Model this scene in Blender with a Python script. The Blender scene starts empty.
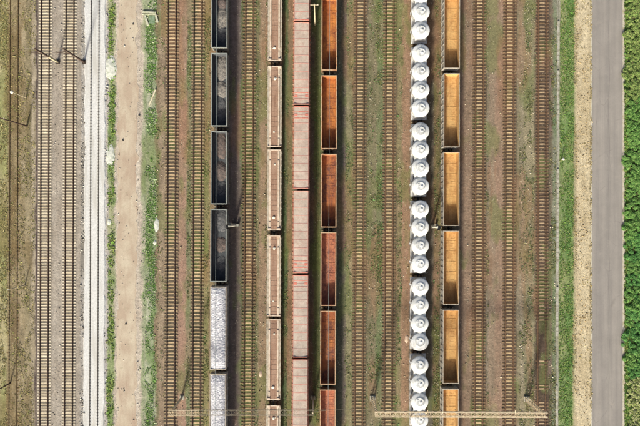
import bpy, math, random
import numpy as np
from mathutils import Vector, noise

# ------------------------------------------------------------------ camera, sky, sun, exposure
H = 125.0                      # drone height, metres
WID = 130.0                    # metres of ground across the frame
K = WID / 640.0
SC = bpy.context.scene
COL = SC.collection
cd = bpy.data.cameras.new('drone_camera')
cd.sensor_width = 36.0
cd.lens = 36.0 * H / WID
cd.clip_start = 0.5
cd.clip_end = 5000
cam = bpy.data.objects.new('drone_camera', cd)
COL.objects.link(cam)
cam.location = (0, 0, H)
SC.camera = cam

SDIR = Vector((0.46, 1.88, -1.0)).normalized()      # way the light travels
EL = math.asin(-SDIR.z)
world = bpy.data.worlds.new('World')
SC.world = world
world.use_nodes = True
wn = world.node_tree
for n in list(wn.nodes): wn.nodes.remove(n)
sky = wn.nodes.new('ShaderNodeTexSky')
sky.sky_type = 'NISHITA'
sky.sun_disc = False
sky.air_density = 0.7
sky.dust_density = 4.0
sky.ozone_density = 0.25
sky.sun_elevation = EL
sky.sun_rotation = math.atan2(-SDIR.x, -SDIR.y)
bg = wn.nodes.new('ShaderNodeBackground')
bg.inputs['Strength'].default_value = 0.112
wo = wn.nodes.new('ShaderNodeOutputWorld')
wn.links.new(sky.outputs[0], bg.inputs[0])
wn.links.new(bg.outputs[0], wo.inputs[0])
sl = bpy.data.lights.new('sun', 'SUN')
sl.energy = 4.4
sl.angle = math.radians(5.5)   # sun through thin cloud: crisp wagon shadows, washed-out mast shadows
sl.color = (1.0, 0.97, 0.885)
sun = bpy.data.objects.new('sun', sl)
COL.objects.link(sun)
sun.rotation_euler = SDIR.to_track_quat('-Z', 'Y').to_euler()
sun.location = (0, 0, 80)
SC.view_settings.view_transform = 'Standard'
SC.view_settings.look = 'None'
SC.view_settings.exposure = 0.58
SC.view_settings.gamma = 1.0
SC.view_settings.use_curve_mapping = False

rng = random.Random(7)
nrg = np.random.RandomState(11)

# ------------------------------------------------------------------ geometry of the photograph
def gx(px, z=0.0): return (px - 320.0) * K * (H - z) / H
def gy(py, z=0.0): return -(py - 213.0) * K * (H - z) / H
TILT = [(-9999, 1.6), (0, 1.6), (400, 1.8), (508, 0.8), (541, 0.5), (557, 1.8), (573, 2.0), (592, 0.0), (640, 0.0), (9999, 0.0)]
def tilt(px): return float(np.interp(px, [a for a, b in TILT], [b for a, b in TILT]))
def linex(px, Y):              # world x of the line that crosses the middle row at px, at world y
    return gx(px) + tilt(px) / 426.0 * Y

def lin(c):
    return [(x / 255 / 12.92) if x <= 10 else ((x / 255 + 0.055) / 1.055) ** 2.4 for x in c]
FAC = 1.35
def A(r, g, b, k=1.0):         # the colour a sunlit surface shows -> its base colour
    return tuple(min(0.9, v / FAC * k) for v in lin((r, g, b))) + (1.0,)

# ------------------------------------------------------------------ tags
def tag(o, label=None, cat=None, group=None, kind=None):
    if label: o['label'] = label
    if cat: o['category'] = cat
    if group: o['group'] = group
    if kind: o['kind'] = kind
    return o
def empty(name, loc, rz=0.0, parent=None):
    o = bpy.data.objects.new(name, None)
    o.empty_display_size = 0.5
    COL.objects.link(o)
    o.location = loc
    o.rotation_euler = (0, 0, rz)
    if parent: o.parent = parent
    return o
def children(o, _c={}):
    return [c for c in ALLC.get(o.name, [])]
ALLC = {}
def setp(o, p):
    o.parent = p
    ALLC.setdefault(p.name, []).append(o)
def copy_tree(o, parent=None):
    c = o.copy()
    COL.objects.link(c)
    if parent: setp(c, parent)
    for ch in list(ALLC.get(o.name, [])): copy_tree(ch, c)
    return c

class MB:
    def __init__(s): s.v = []; s.f = []; s.sm = []
    def add(s, vs, fs, smooth=False):
        n = len(s.v); s.v += [tuple(v) for v in vs]
        s.f += [tuple(i + n for i in f) for f in fs]; s.sm += [smooth] * len(fs)
    def box(s, x, y, z, sx, sy, sz):
        a, b, c = sx / 2, sy / 2, sz / 2
        s.add([(x - a, y - b, z - c), (x + a, y - b, z - c), (x + a, y + b, z - c), (x - a, y + b, z - c),
               (x - a, y - b, z + c), (x + a, y - b, z + c), (x + a, y + b, z + c), (x - a, y + b, z + c)],
              [(3, 2, 1, 0), (4, 5, 6, 7), (0, 1, 5, 4), (1, 2, 6, 5), (2, 3, 7, 6), (3, 0, 4, 7)])
    def bar(s, p0, p1, w, h=None, w1=None):
        h = h or w; w1 = w1 or w
        p0 = Vector(p0); p1 = Vector(p1); d = (p1 - p0).normalized()
        up = Vector((0, 0, 1)) if abs(d.z) < 0.95 else Vector((0, 1, 0))
        sx = d.cross(up).normalized(); sy = sx.cross(d).normalized()
        vs = []
        for p, ww in ((p0, w), (p1, w1)):
            hh = h * ww / w
            for a, b in ((-1, -1), (1, -1), (1, 1), (-1, 1)): vs.append(p + sx * a * ww / 2 + sy * b * hh / 2)
        s.add(vs, [(0, 1, 2, 3), (7, 6, 5, 4), (0, 4, 5, 1), (1, 5, 6, 2), (2, 6, 7, 3), (3, 7, 4, 0)])
    def cyl(s, p0, p1, r0, r1=None, n=12, smooth=True):
        r1 = r0 if r1 is None else r1
        p0 = Vector(p0); p1 = Vector(p1); d = (p1 - p0).normalized()
        up = Vector((0, 0, 1)) if abs(d.z) < 0.95 else Vector((0, 1, 0))
        a = d.cross(up).normalized(); b = a.cross(d).normalized()
        vs = []
        for p, r in ((p0, r0), (p1, r1)):
            for i in range(n):
                t = 2 * math.pi * i / n; vs.append(p + a * r * math.cos(t) + b * r * math.sin(t))
        s.add(vs, [(i, n + i, n + (i + 1) % n, (i + 1) % n) for i in range(n)], smooth)
        s.add(vs[:n], [tuple(range(n))]); s.add(vs[n:], [tuple(range(n - 1, -1, -1))])
    def lathe(s, x, y, prof, n=40, smooth=True):
        vs = []
        for r, z in prof:
            for i in range(n):
                t = 2 * math.pi * i / n; vs.append((x + r * math.cos(t), y + r * math.sin(t), z))
        fs = []
        for k in range(len(prof) - 1):
            for i in range(n):
                fs.append((k * n + i, k * n + (i + 1) % n, (k + 1) * n + (i + 1) % n, (k + 1) * n + i))
        s.add(vs, fs, smooth)
        s.add(vs[-n:], [tuple(range(n))])
    def prism(s, prof, y0, y1):          # closed profile in x, z swept along y (counter-clockwise seen from -y)
        n = len(prof)
        vs = [(x, y0, z) for x, z in prof] + [(x, y1, z) for x, z in prof]
        s.add(vs, [(i, (i + 1) % n, n + (i + 1) % n, n + i) for i in range(n)] + [tuple(range(n - 1, -1, -1)), tuple(range(n, 2 * n))])
    def mesh(s, name, mat):
        me = bpy.data.meshes.new(name)
        me.from_pydata(s.v, [], s.f)
        me.polygons.foreach_set('use_smooth', s.sm)
        me.materials.append(mat)
        me.update()
        return me
    def build(s, name, mat, parent=None, loc=None, rz=None):
        o = bpy.data.objects.new(name, s.mesh(name, mat))
        COL.objects.link(o)
        if parent: setp(o, parent)
        if loc: o.location = loc
        if rz is not None: o.rotation_euler = (0, 0, rz)
        return o

# ------------------------------------------------------------------ materials
class NT:
    def __init__(s, name, rough=0.85, metal=0.0):
        s.m = bpy.data.materials.new(name); s.m.use_nodes = True; s.t = s.m.node_tree
        s.b = s.t.nodes['Principled BSDF']; s.b.inputs['Roughness'].default_value = rough
        s.b.inputs['Metallic'].default_value = metal
        s.b.inputs['Specular IOR Level'].default_value = 0.25
        s.o = s.t.nodes.new('ShaderNodeTexCoord').outputs['Object']
        s.w = s.t.nodes.new('ShaderNodeNewGeometry').outputs['Position']
    def n(s, typ, **kw):
        x = s.t.nodes.new('ShaderNode' + typ)
        for k, v in kw.items(): setattr(x, k, v)
        return x
    def l(s, a, b): s.t.links.new(a, b)
    def scaled(s, vec, sc):
        m = s.n('VectorMath', operation='MULTIPLY'); s.l(vec, m.inputs[0]); m.inputs[1].default_value = sc
        return m.outputs[0]
    def noise(s, vec, scale, detail=3, rough=0.6, stretch=None):
        if stretch: vec = s.scaled(vec, stretch)
        x = s.n('TexNoise'); s.l(vec, x.inputs['Vector'])
        x.inputs['Scale'].default_value = scale; x.inputs['Detail'].default_value = detail; x.inputs['Roughness'].default_value = rough
        return x.outputs['Fac']
    def ramp(s, fac, a, b, va=0.0, vb=1.0):
        x = s.n('MapRange'); s.l(fac, x.inputs[0])
        for i, v in zip((1, 2, 3, 4), (a, b, va, vb)): x.inputs[i].default_value = v
        return x.outputs[0]
    def mix(s, fac, a, b, mode='MIX'):
        x = s.n('Mix', data_type='RGBA', blend_type=mode)
        if hasattr(fac, 'links'): s.l(fac, x.inputs[0])
        else: x.inputs[0].default_value = fac
        for v, i in ((a, 6), (b, 7)):
            if hasattr(v, 'links'): s.l(v, x.inputs[i])
            else: x.inputs[i].default_value = v
        return x.outputs[2]
    def math(s, op, a, b=None):
        x = s.n('Math', operation=op)
        for v, i in ((a, 0), (b, 1)):
            if v is None: continue
            if hasattr(v, 'links'): s.l(v, x.inputs[i])
            else: x.inputs[i].default_value = v
        return x.outputs[0]
    def gain(s, col, fac):               # multiply a colour by a scalar
        x = s.n('VectorMath', operation='SCALE')
        if hasattr(col, 'links'): s.l(col, x.inputs[0])
        else: x.inputs[0].default_value = col[:3]
        s.l(fac, x.inputs['Scale'])
        return x.outputs[0]
    def cell(s, scale_vec, coord):       # random value per cell
        v = s.scaled(coord, scale_vec)
        f = s.n('VectorMath', operation='FLOOR'); s.l(v, f.inputs[0])
        w = s.n('TexWhiteNoise', noise_dimensions='3D'); s.l(f.outputs[0], w.inputs['Vector'])
        return w.outputs['Value']
    def bump(s, h, strength=0.5, dist=0.05):
        b = s.n('Bump'); b.inputs['Strength'].default_value = strength; b.inputs['Distance'].default_value = dist
        s.l(h, b.inputs['Height']); s.l(b.outputs[0], s.b.inputs['Normal'])
    def col(s, c):
        if hasattr(c, 'links'): s.l(c, s.b.inputs['Base Color'])
        else: s.b.inputs['Base Color'].default_value = c
        return s.m

def simple(name, c, c2=None, sc=1.2, rough=0.7, metal=0.0, amp=0.18, stretch=(1, 1, 1), bump=0.0, lo=0.45, hi=0.65):
    t = NT(name, rough, metal)
    f = t.noise(t.w, sc, 4, 0.65, stretch)
    base = t.mix(t.ramp(f, lo, hi), c, c2 or c)
    g = t.noise(t.w, sc * 7, 2, 0.6)
    base = t.gain(base, t.ramp(g, 0.3, 0.7, 1 - amp, 1 + amp))
    if bump: t.bump(g, bump, 0.03)
    return t.col(base)

def soil_material():
    t = NT('soil', 0.95)
    at = t.n('Attribute'); at.attribute_name = 'soil'
    c = at.outputs['Color']
    n1 = t.noise(t.w, 2.2, 5, 0.75)
    n2 = t.noise(t.w, 9.0, 3, 0.7)
    n3 = t.noise(t.w, 0.9, 4, 0.7, (1, 0.12, 1))
    f = t.math('MULTIPLY', t.ramp(n1, 0.3, 0.7, 0.74, 1.26), t.ramp(n2, 0.3, 0.7, 0.62, 1.38))
    f = t.math('MULTIPLY', f, t.ramp(n3, 0.3, 0.7, 0.86, 1.14))
    n5 = t.noise(t.w, 0.75, 6, 0.8)
    f = t.math('MULTIPLY', f, t.ramp(n5, 0.36, 0.64, 0.82, 1.18))
    c = t.gain(c, f)
    v = t.n('TexVoronoi'); t.l(t.w, v.inputs['Vector']); v.inputs['Scale'].default_value = 4.2
    sep = t.n('SeparateColor'); t.l(v.outputs['Color'], sep.inputs[0])
    near = t.math('LESS_THAN', v.outputs['Distance'], 0.33)
    pick = t.math('GREATER_THAN', sep.outputs[0], 0.86)
    spot = t.math('MULTIPLY', t.math('MULTIPLY', near, pick), t.ramp(n1, 0.42, 0.6, 0.0, 0.75))
    c = t.mix(spot, c, A(205, 195, 165))
    pick2 = t.math('LESS_THAN', sep.outputs[1], 0.16)
    spot2 = t.math('MULTIPLY', t.math('MULTIPLY', near, pick2), t.ramp(n1, 0.35, 0.6, 0.7, 0.1))
    c = t.mix(spot2, c, A(75, 66, 40))
    t.bump(t.math('ADD', n2, t.math('MULTIPLY', n1, 1.5)), 0.55, 0.09)
    return t.col(c)

def white_ballast():
    t = NT('white_ballast', 0.9)
    v = t.n('TexVoronoi'); t.l(t.w, v.inputs['Vector']); v.inputs['Scale'].default_value = 8.0
    sep = t.n('SeparateColor'); t.l(v.outputs['Color'], sep.inputs[0])
    c = t.gain(A(228, 227, 220), t.ramp(sep.outputs[0], 0, 1, 0.84, 1.12))
    n3 = t.noise(t.w, 0.8, 4, 0.6, (1, 0.1, 1))
    c = t.mix(t.ramp(n3, 0.48, 0.66, 0, 0.8), c, A(204, 200, 188))
    t.bump(v.outputs['Distance'], 0.3, 0.05)
    return t.col(c)

def dirt_material():
    t = NT('packed_dirt', 0.95)
    n1 = t.noise(t.w, 0.35, 5, 0.6, (1, 0.5, 1)); n2 = t.noise(t.w, 6, 4, 0.7); n3 = t.noise(t.w, 0.9, 4, 0.65, (1.0, 0.07, 1))
    c = t.mix(t.ramp(n1, 0.4, 0.62), A(192, 172, 148), A(212, 198, 172))
    c = t.mix(t.ramp(n3, 0.52, 0.7, 0, 0.6), c, A(178, 150, 128))
    n4 = t.noise(t.w, 1.1, 3, 0.5)
    c = t.mix(t.ramp(n4, 0.6, 0.72, 0, 0.5), c, A(172, 160, 132))
    c = t.gain(c, t.ramp(n2, 0.3, 0.7, 0.85, 1.13))
    t.bump(n2, 0.35, 0.05)
    return t.col(c)

def asphalt():
    t = NT('asphalt', 0.85)
    n1 = t.noise(t.w, 1.0, 3, 0.6, (1, 0.03, 1)); n2 = t.noise(t.w, 14, 3, 0.7); n3 = t.noise(t.w, 0.25, 5, 0.7)
    c = t.mix(t.ramp(n1, 0.35, 0.65), A(148, 142, 134), A(162, 155, 145))
    c = t.gain(c, t.math('MULTIPLY', t.ramp(n2, 0.3, 0.7, 0.9, 1.1), t.ramp(n3, 0.3, 0.7, 0.9, 1.1)))
    x = t.n('SeparateXYZ'); t.l(t.w, x.inputs[0])
    wob = t.math('MULTIPLY', t.noise(t.w, .12, 2, .5), .8)
    seam = t.math('ABSOLUTE', t.math('SUBTRACT', t.math('ADD', x.outputs[0], wob), 58.7 + .4))
    c = t.mix(t.ramp(seam, .03, .09, .35, 0), c, A(104, 98, 92))
    v = t.n('TexVoronoi', feature='DISTANCE_TO_EDGE'); t.l(t.scaled(t.w, (1, .55, 1)), v.inputs['Vector']); v.inputs['Scale'].default_value = .32
    crack = t.math('MULTIPLY', t.ramp(v.outputs['Distance'], .004, .02, .45, 0), t.ramp(n3, .5, .62, 0, .7))
    c = t.mix(crack, c, A(100, 94, 88))
    st = t.noise(t.w, .5, 4, .7)
    c = t.mix(t.ramp(st, .6, .75, 0, .35), c, A(176, 166, 148))
    t.bump(n2, 0.12, 0.02)
    return t.col(c)

def sleeper_material(name, light, dark, end, stain, lane=0.36, pitch=1.45):
    t = NT(name, 0.9)
    x = t.n('SeparateXYZ'); t.l(t.o, x.inputs[0])
    ax = t.math('ABSOLUTE', x.outputs[0])
    r = t.cell((0.001, pitch, 0.001), t.w)
    n = t.noise(t.w, 5, 3, 0.7)
    base = t.mix(r, light, dark)
    base = t.mix(t.ramp(ax, 0.98, 1.12), base, end)
    d = t.math('ABSOLUTE', t.math('SUBTRACT', ax, 0.795))
    near = t.ramp(d, lane - 0.12, lane, 1.0, 0.0)
    near = t.math('MULTIPLY', near, t.ramp(n, 0.3, 0.6, 0.7, 1.0))
    base = t.mix(near, base, stain)
    pl = t.noise(t.w, 0.3, 3, 0.6)
    base = t.gain(base, t.math('MULTIPLY', t.ramp(n, 0.25, 0.75, 0.72, 1.24), t.ramp(pl, 0.35, 0.65, 0.8, 1.12)))
    return t.col(base)

def wagon_floor(name, a, b, c, stain=None):
    t = NT(name, 0.8)
    n1 = t.noise(t.w, 0.55, 5, 0.75, (1, 0.45, 1)); n2 = t.noise(t.w, 3.0, 6, 0.85); n3 = t.noise(t.w, 2.0, 3, 0.6, (1, 0.08, 1))
    col = t.mix(t.ramp(n1, 0.4, 0.62), a, b)
    col = t.mix(t.ramp(n3, 0.5, 0.68, 0, 0.7), col, c)
    if stain:
        n4 = t.noise(t.w, 0.4, 5, 0.75, (1, .6, 1)); n5 = t.noise(t.w, 1.8, 4, 0.8)
        col = t.mix(t.math('MULTIPLY', t.ramp(n4, 0.44, 0.58, 0.15, 0.95), t.ramp(n5, .4, .58, .3, 1)), col, stain)
    col = t.gain(col, t.ramp(n2, 0.3, 0.7, 0.72, 1.22))
    t.bump(n2, 0.3, 0.03)
    return t.col(col)

def roof_material():
    t = NT('faded_roof_paint', 0.75)
    r = t.cell((0.0001, 0.61, 0.0001), t.o)
    rb = t.n('ObjectInfo')
    pick = t.ramp(r, 0.0, 1.0, 0.0, 1.0)
    c = t.mix(pick, A(208, 190, 170), A(200, 172, 154))
    c = t.mix(t.ramp(rb.outputs['Random'], 0, 1, 0, 0.55), c, A(196, 184, 168))
    n1 = t.noise(t.w, 1.3, 5, 0.7); n2 = t.noise(t.w, 7, 3, 0.7)
    c = t.mix(t.ramp(n1, 0.5, 0.68, 0, 0.6), c, A(186, 146, 128))
    n3 = t.noise(t.w, .5, 5, .75)
    c = t.gain(c, t.math('MULTIPLY', t.ramp(n2, 0.3, 0.7, 0.86, 1.12), t.ramp(n3, .35, .65, .82, 1.14)))
    return t.col(c)

def attr_material(name, rough=0.8, trans=0.0):
    t = NT(name, rough)
    at = t.n('Attribute'); at.attribute_name = 'tint'
    n = t.noise(t.w, 6, 2, 0.5)
    c = t.gain(at.outputs['Color'], t.ramp(n, 0.3, 0.7, 0.85, 1.15))
    return t.col(c)

M = {}
M['soil'] = soil_material()
M['white_ballast'] = white_ballast()
M['dirt'] = dirt_material()
M['asphalt'] = asphalt()
M['edge'] = simple('pale_shoulder', A(205, 198, 178), A(178, 168, 135), 1.4, 0.95, amp=0.2, bump=0.3)
M['kerb_concrete'] = simple('weathered_concrete', A(188, 184, 168), A(150, 145, 122), 1.2, 0.95, amp=0.28, bump=0.4)
M['rail'] = simple('rusty_rail', A(88, 62, 48), A(66, 50, 42), 3, 0.6, amp=0.2)
M['rail_old'] = simple('old_rail', A(122, 100, 66), A(96, 78, 50), 3, 0.8, amp=0.2)
M['rail_grey'] = simple('grey_rail', A(128, 122, 110), A(105, 98, 88), 3, 0.5, amp=0.2)
M['rail_rust'] = simple('brown_rail', A(126, 96, 70), A(104, 78, 56), 3, 0.7, amp=0.2)
M['fastening'] = simple('fastening_steel', A(70, 60, 50), None, 3, 0.8)
M['s_new'] = sleeper_material('new_concrete_sleeper', A(234, 220, 190), A(206, 190, 156), A(232, 220, 194), A(156, 138, 112), 0.22, 1.667)
M['s_old'] = sleeper_material('old_concrete_sleeper', A(214, 188, 148), A(186, 158, 118), A(160, 140, 108), A(108, 86, 66), 0.26, 1.408)
M['s_brown'] = sleeper_material('stained_sleeper', A(208, 182, 138), A(176, 148, 108), A(138, 114, 84), A(104, 82, 60), 0.30, 1.408)
M['s_dark'] = sleeper_material('dark_stained_sleeper', A(196, 170, 134), A(132, 108, 80), A(136, 110, 84), A(98, 76, 60), 0.34, 1.408)
M['s_wood'] = sleeper_material('rotten_wood_sleeper', A(140, 112, 74), A(118, 94, 58), A(130, 106, 68), A(96, 76, 48), 0.3, 1.408)
M['rim_grey'] = simple('grey_rim_paint', A(165, 170, 160), A(140, 142, 134), 1.5, 0.6, amp=0.12)
M['rim_pale'] = simple('pale_rim_paint', A(196, 186, 166), A(170, 152, 130), 1.5, 0.6, amp=0.15)
M['rim_rust'] = simple('rusty_rim_paint', A(206, 176, 140), A(188, 136, 96), 1.5, 0.6, amp=0.15)
M['side_grey'] = simple('grey_wagon_side', A(150, 148, 136), A(120, 112, 98), 1.0, 0.7, amp=0.2)
M['side_pale'] = simple('pale_wagon_side', A(196, 190, 176), A(150, 132, 108), 1.2, 0.7, amp=0.2)
M['side_brown'] = simple('brown_wagon_side', A(150, 120, 90), A(120, 86, 60), 1.2, 0.8, amp=0.2)
M['floor_black'] = wagon_floor('sooty_steel', A(84, 88, 90), A(104, 104, 104), A(62, 66, 70))
M['floor_orange'] = wagon_floor('orange_rust', A(192, 118, 70), A(208, 138, 82), A(156, 94, 66), A(120, 78, 70))
M['floor_orange_b'] = wagon_floor('bright_orange_rust', A(206, 128, 66), A(222, 150, 76), A(172, 96, 58), A(136, 82, 64))
M['floor_orange_c'] = wagon_floor('pinkish_rust', A(206, 132, 96), A(218, 150, 110), A(176, 106, 80), A(134, 86, 76))
M['floor_yellow'] = wagon_floor('yellow_dust', A(224, 180, 114), A(232, 192, 128), A(216, 168, 102), A(190, 142, 88))
M['under'] = simple('dark_underframe', A(52, 46, 42), A(38, 36, 34), 2, 0.8)
M['wheel'] = simple('wheel_steel', A(72, 58, 50), A(50, 44, 40), 2, 0.6)
def tank_paint():
    t = NT('silver_tank_paint', 0.5)
    ri = t.n('ObjectInfo')
    n1 = t.noise(t.w, 0.9, 5, 0.7); n2 = t.noise(t.w, 5, 3, 0.7); n3 = t.noise(t.w, 1.6, 4, 0.7, (1, .25, 1))
    c = t.mix(t.ramp(n1, .42, .66, 0, .8), A(250, 250, 244), A(226, 227, 218))
    c = t.mix(t.ramp(n3, .5, .64, 0, .6), c, A(196, 194, 182))
    n6 = t.noise(t.w, 2.4, 5, 0.8)
    c = t.mix(t.ramp(n6, .56, .66, 0, .45), c, A(176, 166, 146))
    c = t.gain(c, t.math('MULTIPLY', t.ramp(ri.outputs['Random'], 0, 1, .9, 1.06), t.ramp(n2, .3, .7, .94, 1.05)))
    return t.col(c)
M['silver'] = tank_paint()
M['silver_dark'] = simple('silver_fittings', A(200, 203, 200), A(176, 180, 178), 2, 0.5, amp=0.15)
M['white_frame'] = simple('white_frame_paint', A(232, 230, 224), A(200, 196, 188), 1.2, 0.6, amp=0.12)
M['deck_brown'] = wagon_floor('flat_deck', A(178, 146, 122), A(164, 130, 106), A(146, 110, 88))
M['deck_pale'] = simple('pale_side_deck', A(196, 186, 166), A(166, 150, 128), 1.4, 0.8, amp=0.2)
M['beam_cream'] = simple('cream_beam_paint', A(232, 214, 190), A(206, 180, 152), 1.0, 0.6, amp=0.12)
M['roof'] = roof_material()
M['roof_red'] = simple('worn_red_paint', A(220, 132, 112), A(216, 164, 144), 1.5, 0.7, amp=0.2)
M['roof_rib'] = simple('roof_rib_paint', A(212, 162, 146), A(204, 146, 130), 2.5, 0.7, amp=0.2)
M['side_red'] = simple('red_oxide_side', A(170, 100, 76), A(196, 160, 136), 1.2, 0.75, amp=0.2)
M['mast_dark'] = simple('dark_mast_steel', A(92, 74, 62), A(76, 60, 52), 2, 0.7)
M['mast_beige'] = simple('beige_mast_steel', A(232, 214, 180), A(210, 188, 152), 2, 0.7, amp=0.15)
M['mast_grey'] = simple('grey_mast_steel', A(160, 150, 128), A(140, 128, 106), 2, 0.7)
M['wire'] = simple('wire_metal', A(140, 148, 142), None, 2, 0.5)
M['wire_thin'] = simple('thin_wire_metal', A(130, 122, 104), None, 2, 0.5)
M['lamp_white'] = simple('white_enamel', A(240, 236, 214), None, 2, 0.4, amp=0.04)
M['pole_pale'] = simple('pale_pole', A(205, 192, 158), A(190, 175, 140), 2, 0.8)
M['signal_black'] = simple('signal_black', A(30, 30, 30), None, 2, 0.6)
M['old_concrete'] = simple('old_concrete', A(208, 206, 180), A(168, 174, 140), 1.5, 0.9, amp=0.22, bump=0.5)
M['lichen_concrete'] = simple('lichen_concrete', A(140, 160, 130), A(110, 135, 100), 1.5, 0.9, amp=0.22, bump=0.5)
M['timber'] = simple('bleached_timber', A(222, 214, 184), A(200, 188, 150), 4, 0.9)
M['gravel_pale'] = simple('pale_gravel', A(226, 226, 212), A(200, 205, 182), 2.5, 0.95, amp=0.2, bump=0.6)
M['gravel_pink'] = simple('pinkish_gravel', A(226, 196, 170), A(200, 180, 150), 3, 0.95, amp=0.2, bump=0.6)
M['leaf'] = attr_material('leaf', 0.75)
M['stone'] = attr_material('loose_stone', 0.9)
M['bark'] = simple('bark', A(96, 82, 62), A(80, 68, 50), 4, 0.9, bump=0.5)
def load_mat(name, a, b, c, sc=3.0):
    t = NT(name, 0.9)
    v = t.n('TexVoronoi'); t.l(t.w, v.inputs['Vector']); v.inputs['Scale'].default_value = sc
    sep = t.n('SeparateColor'); t.l(v.outputs['Color'], sep.inputs[0])
    n = t.noise(t.w, 1.1, 4, 0.7)
    col = t.mix(t.ramp(n, 0.4, 0.62), a, b)
    col = t.mix(t.math('GREATER_THAN', sep.outputs[0], 0.75), col, c)
    col = t.gain(col, t.ramp(sep.outputs[1], 0, 1, 0.84, 1.12))
    t.bump(v.outputs['Distance'], 0.35, 0.08)
    return t.col(col)
M['lime_load'] = load_mat('crushed_limestone', A(206, 205, 206), A(194, 192, 196), A(228, 227, 226))
M['ash'] = load_mat('pale_ash', A(140, 134, 126), A(160, 152, 140), A(118, 114, 110), 5)
M['ash_dark'] = load_mat('dark_ash', A(104, 104, 104), A(124, 122, 120), A(86, 88, 90), 5)
M['ash_brown'] = load_mat('brown_ash', A(128, 112, 104), A(112, 102, 96), A(98, 90, 86), 5)

# ------------------------------------------------------------------ ground
def fbm(X, Y, sx, sy, seed, octv=4):
    r = np.random.RandomState(seed); out = 0; amp = 1; tot = 0
    for o in range(octv):
        g = r.rand(256, 256)
        u = X * sx * 2 ** o + r.rand() * 100; v = Y * sy * 2 ** o + r.rand() * 100
        iu = np.floor(u).astype(int); iv = np.floor(v).astype(int); fu = u - iu; fv = v - iv
        fu = fu * fu * (3 - 2 * fu); fv = fv * fv * (3 - 2 * fv)
        a = g[iu % 256, iv % 256]; b = g[(iu + 1) % 256, iv % 256]; c = g[iu % 256, (iv + 1) % 256]; d = g[(iu + 1) % 256, (iv + 1) % 256]
        out = out + amp * ((a * (1 - fu) + b * fu) * (1 - fv) + (c * (1 - fu) + d * fu) * fv); tot += amp; amp *= 0.6
    return out / tot

SOIL = [  # right edge px at the middle row, colour A, colour B, raised bed height
    (7, (160, 158, 84), (186, 172, 112), 0), (10, (150, 132, 84), (170, 152, 100), 0), (17, (136, 112, 66), (158, 138, 90), .02),
    (20, (150, 124, 82), (172, 150, 104), 0), (25, (178, 158, 114), (158, 138, 92), 0), (31, (136, 122, 78), (166, 148, 104), 0),
    (35.6, (184, 166, 132), (168, 150, 112), 0), (37.6, (80, 62, 62), (92, 74, 70), 0), (52, (150, 134, 108), (164, 148, 122), .1),  # includes a narrow dark purple soil strip left of the concrete sleeper tracks
    (63, (176, 160, 136), (182, 168, 146), .03), (76, (150, 134, 108), (164, 148, 122), .1), (81, (178, 164, 142), (170, 156, 134), .02),
    (85, (150, 142, 126), (184, 176, 162), 0), (105, (210, 206, 196), (220, 216, 206), .04), (108, (196, 186, 176), (186, 176, 158), 0),
    (114.5, (126, 152, 74), (168, 170, 116), 0), (142, (196, 178, 152), (206, 190, 164), 0), (146, (176, 172, 138), (150, 164, 110), 0),
    (155.5, (128, 154, 84), (182, 184, 146), 0), (159, (146, 122, 88), (132, 124, 80), 0), (165, (168, 144, 108), (150, 124, 92), 0),
    (178, (112, 94, 70), (100, 88, 66), .1), (186.5, (176, 134, 104), (166, 132, 96), 0), (191, (128, 134, 88), (150, 132, 92), 0),
    (203.5, (112, 98, 70), (98, 92, 62), .1), (209.5, (136, 132, 66), (152, 140, 82), 0), (214, (172, 136, 96), (150, 128, 80), 0),
    (230, (112, 102, 84), (100, 94, 76), .08), (240, (124, 106, 96), (112, 96, 84), 0), (243.5, (112, 122, 72), (120, 104, 80), 0),
    (255, (114, 96, 68), (104, 90, 62), .1), (259, (138, 126, 82), (122, 116, 70), 0), (267, (168, 134, 98), (152, 126, 84), 0),
    (282, (118, 106, 78), (110, 100, 70), .08), (287.5, (86, 106, 56), (104, 108, 64), 0), (293, (156, 122, 84), (132, 120, 68), 0),
    (314, (122, 102, 80), (112, 98, 76), .08), (321, (128, 128, 62), (112, 118, 62), 0), (343, (104, 104, 76), (96, 92, 70), .08),
    (346, (132, 112, 100), (120, 110, 84), 0), (352.5, (140, 136, 80), (154, 142, 96), 0), (367, (116, 96, 70), (104, 92, 62), .1),
    (376, (142, 128, 90), (128, 122, 78), 0), (383, (116, 128, 74), (138, 128, 84), 0), (396.5, (116, 96, 68), (104, 92, 62), .1),
    (402, (142, 128, 80), (158, 132, 90), 0), (410, (178, 134, 98), (162, 124, 84), 0), (433.5, (112, 102, 82), (104, 96, 76), .08),
    (440, (154, 118, 80), (122, 112, 54), 0), (459.5, (122, 106, 84), (110, 98, 76), .08), (472, (158, 126, 94), (148, 120, 88), 0),
    (486, (108, 84, 62), (98, 78, 56), .1), (489, (150, 132, 104), (140, 124, 92), 0), (495, (160, 134, 102), (152, 128, 98), 0),
    (503, (166, 130, 98), (156, 128, 96), 0), (516.5, (114, 90, 66), (104, 84, 60), .1), (520.5, (154, 138, 104), (138, 128, 86), 0),
    (524, (164, 148, 114), (150, 138, 100), 0), (534.5, (136, 130, 84), (160, 146, 104), 0), (549, (104, 82, 62), (94, 76, 56), .1),
    (552.5, (134, 108, 90), (120, 108, 78), 0), (556.6, (112, 132, 82), (140, 142, 112), 0), (559, (186, 182, 164), (150, 146, 120), 0),
    (566, (122, 150, 72), (154, 162, 90), 0), (573.5, (108, 150, 60), (138, 156, 76), 0), (575.5, (160, 160, 96), (190, 176, 124), 0),
    (592, (218, 198, 148), (204, 182, 130), 0), (622, (165, 155, 148), (165, 155, 148), 0), (625, (200, 192, 150), (180, 176, 120), 0),
    (9999, (104, 132, 56), (150, 152, 72), 0)]
def axis(fine, step, outs):
    a = np.arange(-fine, fine + 1e-6, step)
    return np.concatenate([[-o for o in outs[::-1]], a, outs])
xs = axis(66.0, 0.2, [70, 80, 100, 140, 200, 350, 600, 1200])
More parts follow.
